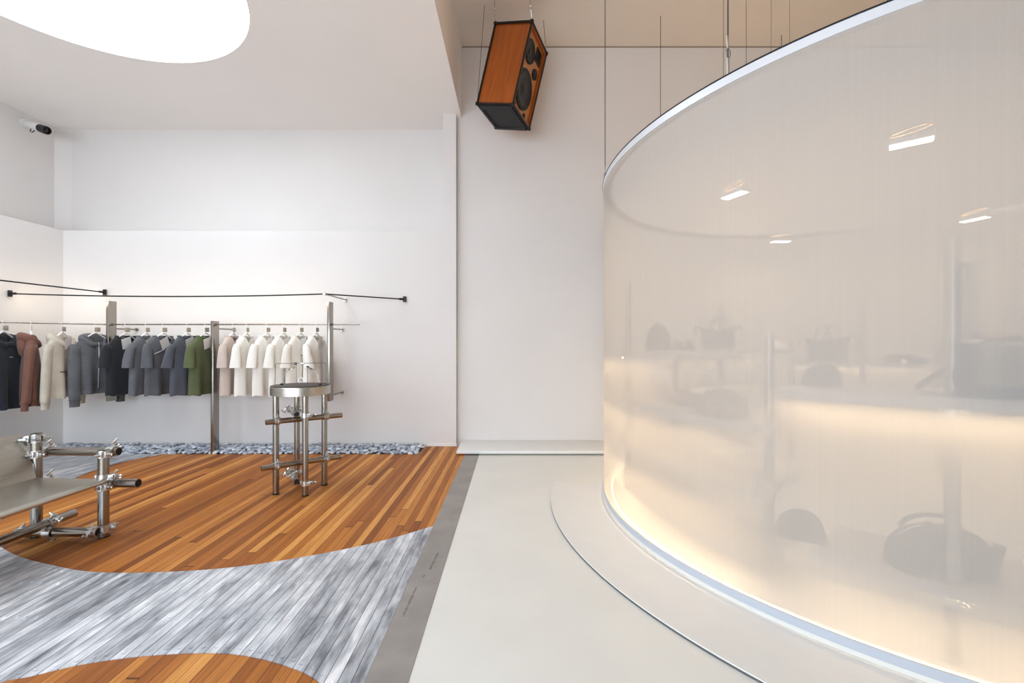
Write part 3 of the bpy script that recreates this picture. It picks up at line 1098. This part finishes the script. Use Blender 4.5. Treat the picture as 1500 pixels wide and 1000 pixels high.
driver('woofer', .41, .68, .185, .05)
driver('midrange_driver', .30, .245, .108, .03)
driver('tweeter', .74, .375, .052, .015)
y, z = uv(.74, .15)
hn = MB()
a = .062
hn.box((bx + .006, y, z + a), (.012, 2 * a, .016)).box((bx + .006, y, z - a), (.012, 2 * a, .016)).box((bx + .006, y + a, z), (.012, .016, 2 * a + .016)).box((bx + .006, y - a, z), (.012, .016, 2 * a + .016))
for k in range(-3, 4):
    hn.box((bx + .004, y, z + k * .016), (.008, 2 * a - .02, .003))
hn.box((bx + .001, y, z), (.002, 2 * a, 2 * a))
hn.build('horn', M['rubber'], S)
for (u, v) in ((.12, .925), (.70, .925)):
    y, z = uv(u, v)
    MB().lathe([(.030, 0), (.030, .008), (.026, .008), (.024, .001)], (bx, y, z), 24, 'x').build('bass_port', M['rubber'], S)
fr = MB()
for sx in (-1, 1):
    for sy in (-1, 1):
        fr.bar((sx * hd, sy * hw, -hh), (sx * hd, sy * hw, hh), .018, .018)
    for sz in (-1, 1):
        fr.bar((sx * hd, -hw, sz * hh), (sx * hd, hw, sz * hh), .018, .018)
for sy in (-1, 1):
    for sz in (-1, 1):
        fr.bar((-hd, sy * hw, sz * hh), (hd, sy * hw, sz * hh), .020, .020)
for sx in (-1, 1):
    for sy in (-1, 1):
        for sz in (-1, 1):
            fr.box((sx * hd, sy * hw, sz * hh), (.032, .032, .032), bevel=.004)
fr.build('edge_frame', M['blackmetal'], S, smooth=30)['label'] = 'black steel edge frame'
pb = MB()
pb.rings([[Vector((sx * a, sy * b, z)) for sx, sy in ((-1, -1), (1, -1), (1, 1), (-1, 1))] for a, b, z in ((hd - .01, hw - .01, -hh), (hd - .015, hw - .015, -hh - .03), (hd - .05, hw - .05, -hh - .035), (hd - .055, hw - .055, -hh - .02))])
pb.build('base_panel', M['grillcloth'], S, smooth=0)['label'] = 'black base panel'
inv = SR.transposed()
for (sx, sy, sz), anc in (((-1, -1, -1), (-.318, 4.88)), ((-1, -1, 1), (-.20, 4.42)), ((1, -1, 1), (.12, 4.30)), ((1, 1, 1), (.345, 5.10))):
    c0 = Vector((sx * hd, sy * hw, sz * hh))
    top = inv @ (Vector((anc[0], anc[1], ZH)) - Vector((-.006, 4.85, 4.159)))
    wz = MB().path([c0, top], .0026, 8).build('suspension_wire', M['darkrod'], S)
    u = (top - c0).normalized()
    MB().tube(c0 + u * .03, c0 + u * .10, .006, 10).tube(c0 + u * .12, c0 + u * .135, .005, 8).build('turnbuckle', M['zinc'], wz)

# ------------------------------------------------------------------ security camera
V = thing('security_camera', 'small white bullet security camera high on the left wall by the corner', 'security camera', (-5.975, 5.42, 3.955))
V.rotation_euler = Vector((.40, -.10, -.15)).to_track_quat('X', 'Z').to_euler()
MB().lathe([(.040, .06), (.046, .07), (.048, .26), (.047, .30)], n=24, axis='x').build('camera_body', M['cctvwhite'], V)
MB().lathe([(.047, .30), (.048, .41), (.040, .42), (.034, .40)], n=24, axis='x').build('lens_hood', M['blackmetal'], V)
MB().lathe([(.034, .40), (.014, .405), (.003, .407)], n=20, axis='x').build('lens', M['lensglass'], V)
MB().path([(.20, -.03, -.045), (.215, -.04, -.075), (.25, -.04, -.08), (.27, -.03, -.05)], .005, 8).build('camera_cable', M['blackmetal'], V)
MB().tube((.0, 0, 0), (.03, 0, .0), .05, 20).tube((.0, 0, 0), (.10, 0, 0), .018, 14).build('wall_mount', M['cctvwhite'], V)

# ------------------------------------------------------------------ fabric drum
DC, DR = (2.83, 3.27), 2.12
ZB, ZT = .045, 2.545
st = MB()
st.sector((2.94, 3.34), 2.0, 2.65, 165.4, 372, 0.010, .016, 120)
struct(st.build('trim_2', M['step'], smooth=30))
struct(MB().sector((2.94, 3.34), 2.0, 2.650, 165.45, 371, 0.0, .0099, 120).build('trim_3', M['kick'], smooth=30))  # flush dark band in place of the step's edge shadow
struct(MB().lathe([(2.112, .001), (2.112, .038)], (DC[0], DC[1], 0), 120).build('floor', M['floorwhite'], smooth=30))
DRUM = thing('fabric_drum', 'large suspended drum of sheer white fabric enclosing the shoe and bag display', 'fabric drum', (DC[0], DC[1], 0))


def cyl(r, z0, z1, n=180):
    m = MB()
    m.rings([[Vector((r * math.cos(2 * PI * k / n), r * math.sin(2 * PI * k / n), z)) for k in range(n)] for z in (z0, z1)], False, False)
    return m


cyl(DR, ZB + .02, ZT - .04).build('fabric', M['scrim'], DRUM, smooth=180)
MB().sector((0, 0), DR - .012, DR + .010, 0, 360, ZT - .045, ZT - .004, 180).build('top_rail', M['alu'], DRUM)
MB().sector((0, 0), DR - .014, DR + .012, 0, 360, ZT - .004, ZT + .003, 180).build('rail_cap', M['blackmetal'], DRUM)['label'] = 'thin black rail cap'
MB().sector((0, 0), DR - .055, DR - .018, 0, 360, ZT - .03, ZT + .006, 180).build('inner_ring', M['steelx'], DRUM)
MB().sector((0, 0), DR - .004, DR + .004, 0, 360, .042, .080, 180).build('hem_band', M['hem'], DRUM)
for k in range(8):
    a = math.radians(212 - 44.3 * k)
    p = Vector((math.cos(a) * (DR - .01), math.sin(a) * (DR - .01), ZT))
    o = MB().tube(p, (p.x, p.y, ZH), .0032, 8).build('suspension_wire', M['darkrod'], DRUM)
    tb = MB().tube((p.x, p.y, ZT + .01), (p.x, p.y, ZT + .09), .007, 10)
    tb.path([(p.x + .012 * math.cos(t), p.y, ZT + .115 + .022 * math.sin(t)) for t in [2 * PI * j / 16 for j in range(16)]], .003, 6, closed=True)
    tb.tube((p.x, p.y, ZT + .14), (p.x - .004, p.y, ZT + .20), .005, 8)
    tb.build('turnbuckle', M['zinc'], o)
MB().box((math.cos(R_(38)) * (DR - .006), math.sin(R_(38)) * (DR - .006), 1.28), (.004, .11, 2.42), (0, 0, R_(38))).build('seam_strip', M['scrim'], DRUM)

# warm light line on the drum's floor edge
LL = thing('floor_light_line', 'warm glowing light line around the foot of the fabric drum', 'light strip', (DC[0], DC[1], .038))
MB().sector((0, 0), 2.049, 2.056, 0, 360, .002, .014, 160).build('glowing_line', M['hemled'], LL)
MB().sector((0, 0), 2.036, 2.048, 0, 360, .0, .018, 160).build('channel', M['alu'], LL)

# panel lamps hung inside the drum
for i, (x, y, z, rz, lab) in enumerate((
        (2.178, 2.43, 2.35, -40, 'largest glowing panel lamp inside the drum, hung nearest the viewer'),
        (1.635, 3.28, 2.35, -68, 'glowing panel lamp inside the drum, hung nearest the left fabric edge'),
        (2.87, 4.77, 2.35, 0, 'small glowing panel lamp inside the drum seen almost edge-on, farthest back'),
        (4.075, 3.92, 2.35, -75, 'thin slanted glowing panel lamp inside the drum at the right'))):
    P = thing('panel_lamp', lab, 'lamp', (x, y, z), R_(rz), 'panel lamps inside the drum')
    MB().box((0, 0, .012), (.20, .095, .022), bevel=.003).build('lamp_housing', M['alu'], P)
    MB().box((0, 0, -.001), (.18, .075, .004)).build('light_panel', M['spotled'], P)
    MB().path([(.09 * math.cos(t), .035 * math.sin(t), .07 + .012 * math.cos(t)) for t in [2 * PI * j / 20 for j in range(20)]], .003, 6, closed=True).build('cable_loop', M['darkrod'], P)
    for s in (-1, 1):
        MB().tube((s * .10, 0, .02), (s * .10, 0, ZH - z), .0018, 6).build('suspension_wire', M['darkrod'], P)
    l = area('panel_lamp_light', (x, y, z - .02), (0, 0, R_(rz)), .18, .075, 6.5, WARMER)
    MB().box((0, 0, .0235), (.16, .06, .002)).build('added_uplight_panel', M['spotled'], P)  # made-up glowing panel, added to go with the upward fill
    area('added_ceiling_fill', (x, y, z + .03), (PI, 0, R_(rz)), .18, .075, 4.8, (1.0, .54, .20))  # upward fill light, added to warm the ceiling

# ------------------------------------------------------------------ shelf units inside the drum
def pol(a, r, z=0.0):
    return Vector((math.cos(R_(a)) * r, math.sin(R_(a)) * r, z))


def shelf_unit(label, tiers, posts, ledr=2.0):
    U = thing('curved_shelf_unit', label, 'shelf unit', (DC[0], DC[1], .038))
    for (z, r0, r1, a0, a1) in tiers:
        sh = MB().sector((0, 0), r0, r1, a0, a1, z - .038 - .042, z - .038, 80).build('shelf', M['shelf'], U)
        MB().sector((0, 0), r1 - .036, r1 - .014, a0 + 1, a1 - 1, z - .038 - .043, z - .038 - .040, 80).build('led_strip', M['led'], sh)['label'] = 'warm glowing strip under the shelf'
    for (a, r, top) in posts:
        p = pol(a, r)
        MB().tube(p, p + UPZ * (top - .038), .0245, 20, hollow=.021).build('post', M['steel'], U)
        for (z, r0, r1, a0, a1) in tiers:
            if a0 - 3 <= a <= a1 + 3 and r0 - .05 <= r <= r1 + .05 and z < top:
                coupler(U, p + UPZ * (z - .038 - .062), UPZ, pol(a + 60, 1), .0245, .045)
    return U


shelf_unit('four-tier curved white shelf unit hugging the left inside of the fabric drum',
           [(.20, 1.50, 1.96, 100, 213.5), (.53, 1.50, 1.98, 92, 213.5), (.86, 1.50, 2.0, 88, 213.5), (1.195, 1.48, 2.0, 84, 200)],
           [(211.8, 1.73, 1.30), (84.5, 1.47, 1.28), (102, 1.95, 1.70), (165.5, 1.92, 1.76), (153, 1.55, 1.20)])
shelf_unit('curved white shelf unit bending round the right inside of the fabric drum',
           [(.34, 1.58, 2.0, 221, 300), (1.055, 1.58, 2.07, 218, 436), (1.27, 1.60, 1.85, 374, 402)],
           [(233.8, 1.95, 1.65), (59, 1.63, 1.69), (285, 1.95, 1.65), (350, 1.95, 1.65), (377, 1.72, 1.30), (399, 1.72, 1.30)])


def at(px, Y, z):
    return Vector(((px - 752) / 650 * Y, Y, z))


# ------------------------------------------------------------------ bags and shoes
def tote(label, loc, rz, w, h, d, mat, flare=1.25, handle=.12, straps=True, tagpaper=False, name='tote_bag'):
    t = thing(name, label, 'bag', loc, rz, None)
    n = 40
    rings = []
    for f, sw in ((0, .96), (.03, 1.0), (.3, 1.04), (.65, 1 + (flare - 1) * .6), (1.0, flare), (.985, flare * .97), (.7, 1.0)):
        ring = []
        for k in range(n):
            q = 2 * PI * k / n
            c, s = math.cos(q), math.sin(q)
            sag = .012 * math.sin(3 * q + f * 4) * (.3 + f)
            ring.append(Vector((w / 2 * sw * math.copysign(abs(c) ** .45, c), d / 2 * (1.05 - .25 * f) * math.copysign(abs(s) ** .6, s) + sag, h * f + (.01 * math.cos(2 * q) if f > .9 else 0))))
        rings.append(ring)
    b = MB()
    b.rings(rings, True, True)
    b.build('bag_body', mat, t, smooth=60)
    for s in (-1, 1):
        y = s * d * .36
        pts = [Vector((w * .22 * math.cos(q), y + .2 * handle * s * math.sin(q), h * .97 + handle * math.sin(q))) for q in [PI * k / 14 for k in range(15)]]
        MB().path([Vector((w * .22, y, h * .75))] + pts + [Vector((-w * .22, y, h * .75))], .009, 8).build('handle', mat, t)
    if straps:
        for s in (-1, 1):
            MB().path([(s * w * .5 * flare, 0, h * .95), (s * w * .62 * flare, 0, h * 1.08), (s * w * .72 * flare, -.01, h * 1.0), (s * w * .66 * flare, -.02, h * .6)], .006, 8, flat=2.0).build('side_strap', mat, t)
    if tagpaper:
        MB().box((w * .22, -d * .56, h * .72), (w * .28, .003, h * .16)).build('paper_tag', M['paper'], t)['label'] = 'pale tag'
    return t


def pouch(label, loc, rz, w, h, d, mat, lumps=0, name='shoulder_bag', handle=True, seed=1):
    t = thing(name, label, 'bag', loc, rz)
    r = random.Random(seed)
    b = MB()
    n = 36
    rings = []
    for i in range(9):
        f = i / 8
        k_ = math.sqrt(max(0.0, 1 - f ** 2.6)) if i < 8 else .12
        ring = []
        for k in range(n):
            q = 2 * PI * k / n
            c, s = math.cos(q), math.sin(q)
            wob = 1 + .05 * lumps * math.sin(3 * q + i * 1.1 + seed) * (.4 + f)
            ring.append(Vector((w / 2 * k_ * wob * math.copysign(abs(c) ** .7, c), d / 2 * (.3 + .7 * k_) * wob * math.copysign(abs(s) ** .8, s), h * f * (1 + .06 * lumps * math.sin(2 * q + seed)))))
        rings.append(ring)
    b.rings(rings)
    b.build('bag_body', mat, t, smooth=80)
    MB().path([(x, -.002, h * (1 - (abs(x) / (w * .52)) ** 2.6) ** .5 * 1.0 + .002) for x in [w * .4 * (k / 6 - 1) for k in range(13)]], .004, 6).build('zipper', M['zip'], t)
    if handle:
        MB().path([(w * .30 * math.cos(q) - w * .05, d * .1, h * .86 + h * .34 * math.sin(q)) for q in [PI * k / 12 for k in range(13)]], .008, 8, flat=1.6).build('handle', mat, t)
    if lumps:
        for s in (-1, 1):
            MB().box((s * w * .42, -d * .3, h * .55), (.03, .03, h * .5), (0, s * .25, 0), .006).build('buckle_strap', mat, t)
    return t


def shoe(label, loc, rz, mat, solemat, group=None, L=.28):
    t = thing('shoe', label, 'shoe', loc, rz, group)
    n = 24

    def outline(f):
        wd = .038 + .014 * math.sin(PI * min(1, f * 1.15)) - (.022 * max(0, f - .86) / .14) - (.012 * max(0, .08 - f) / .08)
        return wd
    so = MB()
    fs = [0, .04, .12, .3, .5, .7, .85, .95, 1.0]
    so.rings([[Vector((L * f, s * outline(f), z)) for s, z in ((-1, 0), (1, 0), (1, .026), (-1, .026))] for f in fs])
    so.build('sole', solemat, t, smooth=50)
    up = MB()
    rings = []
    for f in fs:
        hgt = .095 - .010 * math.cos(f * 6) if f < .35 else .095 - (f - .35) / .65 * .055
        if f >= 1.0:
            hgt = .03
        wd = outline(f) * .96
        rings.append([Vector((L * f * .985, wd * math.cos(q) * (1 if math.sin(q) < .5 else .9), .022 + (hgt - .02) * max(0, math.sin(q)))) for q in [PI * k / 12 for k in range(13)]])
    up.rings(rings)
    up.build('shoe_upper', mat, t, smooth=80)
    lc = MB()
    for k in range(4):
        f = .42 + .07 * k
        hgt = .095 - (f - .35) / .65 * .055 + .004
        lc.path([(L * f, -.022, hgt - .006), (L * f, 0, hgt), (L * f, .022, hgt - .006)], .0028, 6)
    lc.build('laces', solemat, t)
    return t


tote('black handbag with round top handles on the top shelf inside the drum', at(1052, 4.95, 1.195), R_(-8), .33, .235, .15, M['leather'], 1.08, .13)
pouch('dark rounded bag on the top shelf beside the left fabric edge', at(964, 4.2, 1.195), R_(20), .26, .25, .14, M['nylon'], 0, handle=False)
for k, dx in enumerate((0, .1)):
    shoe('dark shoe toe-on beside the handbag on the top shelf, ' + ('left of its pair' if k == 0 else 'right of its pair'), at(990, 4.55, 1.195) + Vector((dx, 0.02, 0)), R_(-95), M['shoeblack'], M['rubber'], 'dark shoes by the handbag')
for k, dy in enumerate((0, .11)):
    shoe('white sneaker at the end of the top shelf, ' + ('in front of its twin' if k == 0 else 'behind its twin'), at(1124, 4.70, 1.195) + Vector((0, dy, 0)), R_(3), M['shoewhite'], M['sole'], 'white sneakers on the top shelf', .22)
tote('dark flared tote bag with one arched handle on the far shelf of the drum', at(1212, 4.92, 1.055), R_(3), .40, .26, .16, M['nylon'], 1.18, .15)
pouch('small half-round black bag on the right shelf in front of the flared tote', at(1204, 2.09, 1.055), R_(8), .185, .108, .09, M['leather'], 0, handle=False)
for k, dx in enumerate((-.07, .07)):
    shoe('dark shoe toe-on beside a white card on the far shelf, ' + ('left one' if k == 0 else 'right one'), at(1312, 4.62, 1.055) + Vector((dx, 0, 0)), R_(-92), M['shoeblack'], M['rubber'], 'dark shoes on the far shelf')
tag(MB().box((0, 0, .0), (.052, .004, .045)).build('price_card', M['paper'], smooth=0, loc=at(1324, 4.32, 1.0785)), 'small white card standing between the dark shoes on the far shelf', 'card')
tote('very large dark tote bag at the right frame edge on the near shelf', at(1490, 1.62, 1.055), R_(-28), .36, .20, .13, M['nylon'], 1.12, .02, straps=False, tagpaper=True)
st_ = MB()
st_.path([at(1412, 1.70, 1.075), at(1390, 1.62, 1.066), at(1350, 1.72, 1.068), at(1342, 1.76, 1.075), at(1368, 1.80, 1.12), at(1395, 1.78, 1.165), at(1408, 1.74, 1.21), at(1416, 1.70, 1.19), at(1414, 1.69, 1.10)], .011, 8, flat=.35)
tag(st_.build('shoulder_strap', M['nylon']), 'flat dark bag strap looped on the near shelf beside the large tote', 'strap')
for k, dx in enumerate((-.09, .09)):
    shoe('dark-topped shoe with white sole seen over the large tote, ' + ('left of the two' if k == 0 else 'right of the two'), at(1457, 4.0, 1.27) + Vector((dx, 0.1, 0)), R_(-80), M['tan'], M['sole'], 'white-soled shoes above the tote', .26)
pouch('taupe bag with lumpy top on the third shelf behind the left fabric', at(1058, 2.42, .86), R_(-30), .27, .15, .15, M['tan'], 1, seed=4, handle=False)
shoe('single dark shoe on the third shelf behind the left fabric', at(986, 2.95, .86), R_(-60), M['tan'], M['rubber'])
pouch('big crumpled black hobo bag on the lowest right shelf behind the thick post', at(1376, 1.80, .34), R_(-12), .36, .175, .20, M['leather'], 1, seed=2, name='hobo_bag')
pouch('rounded dark bag at the left end of the lowest right shelf', at(1172, 2.10, .34), R_(-28), .20, .13, .13, M['nylon'], 0, handle=False, seed=3)
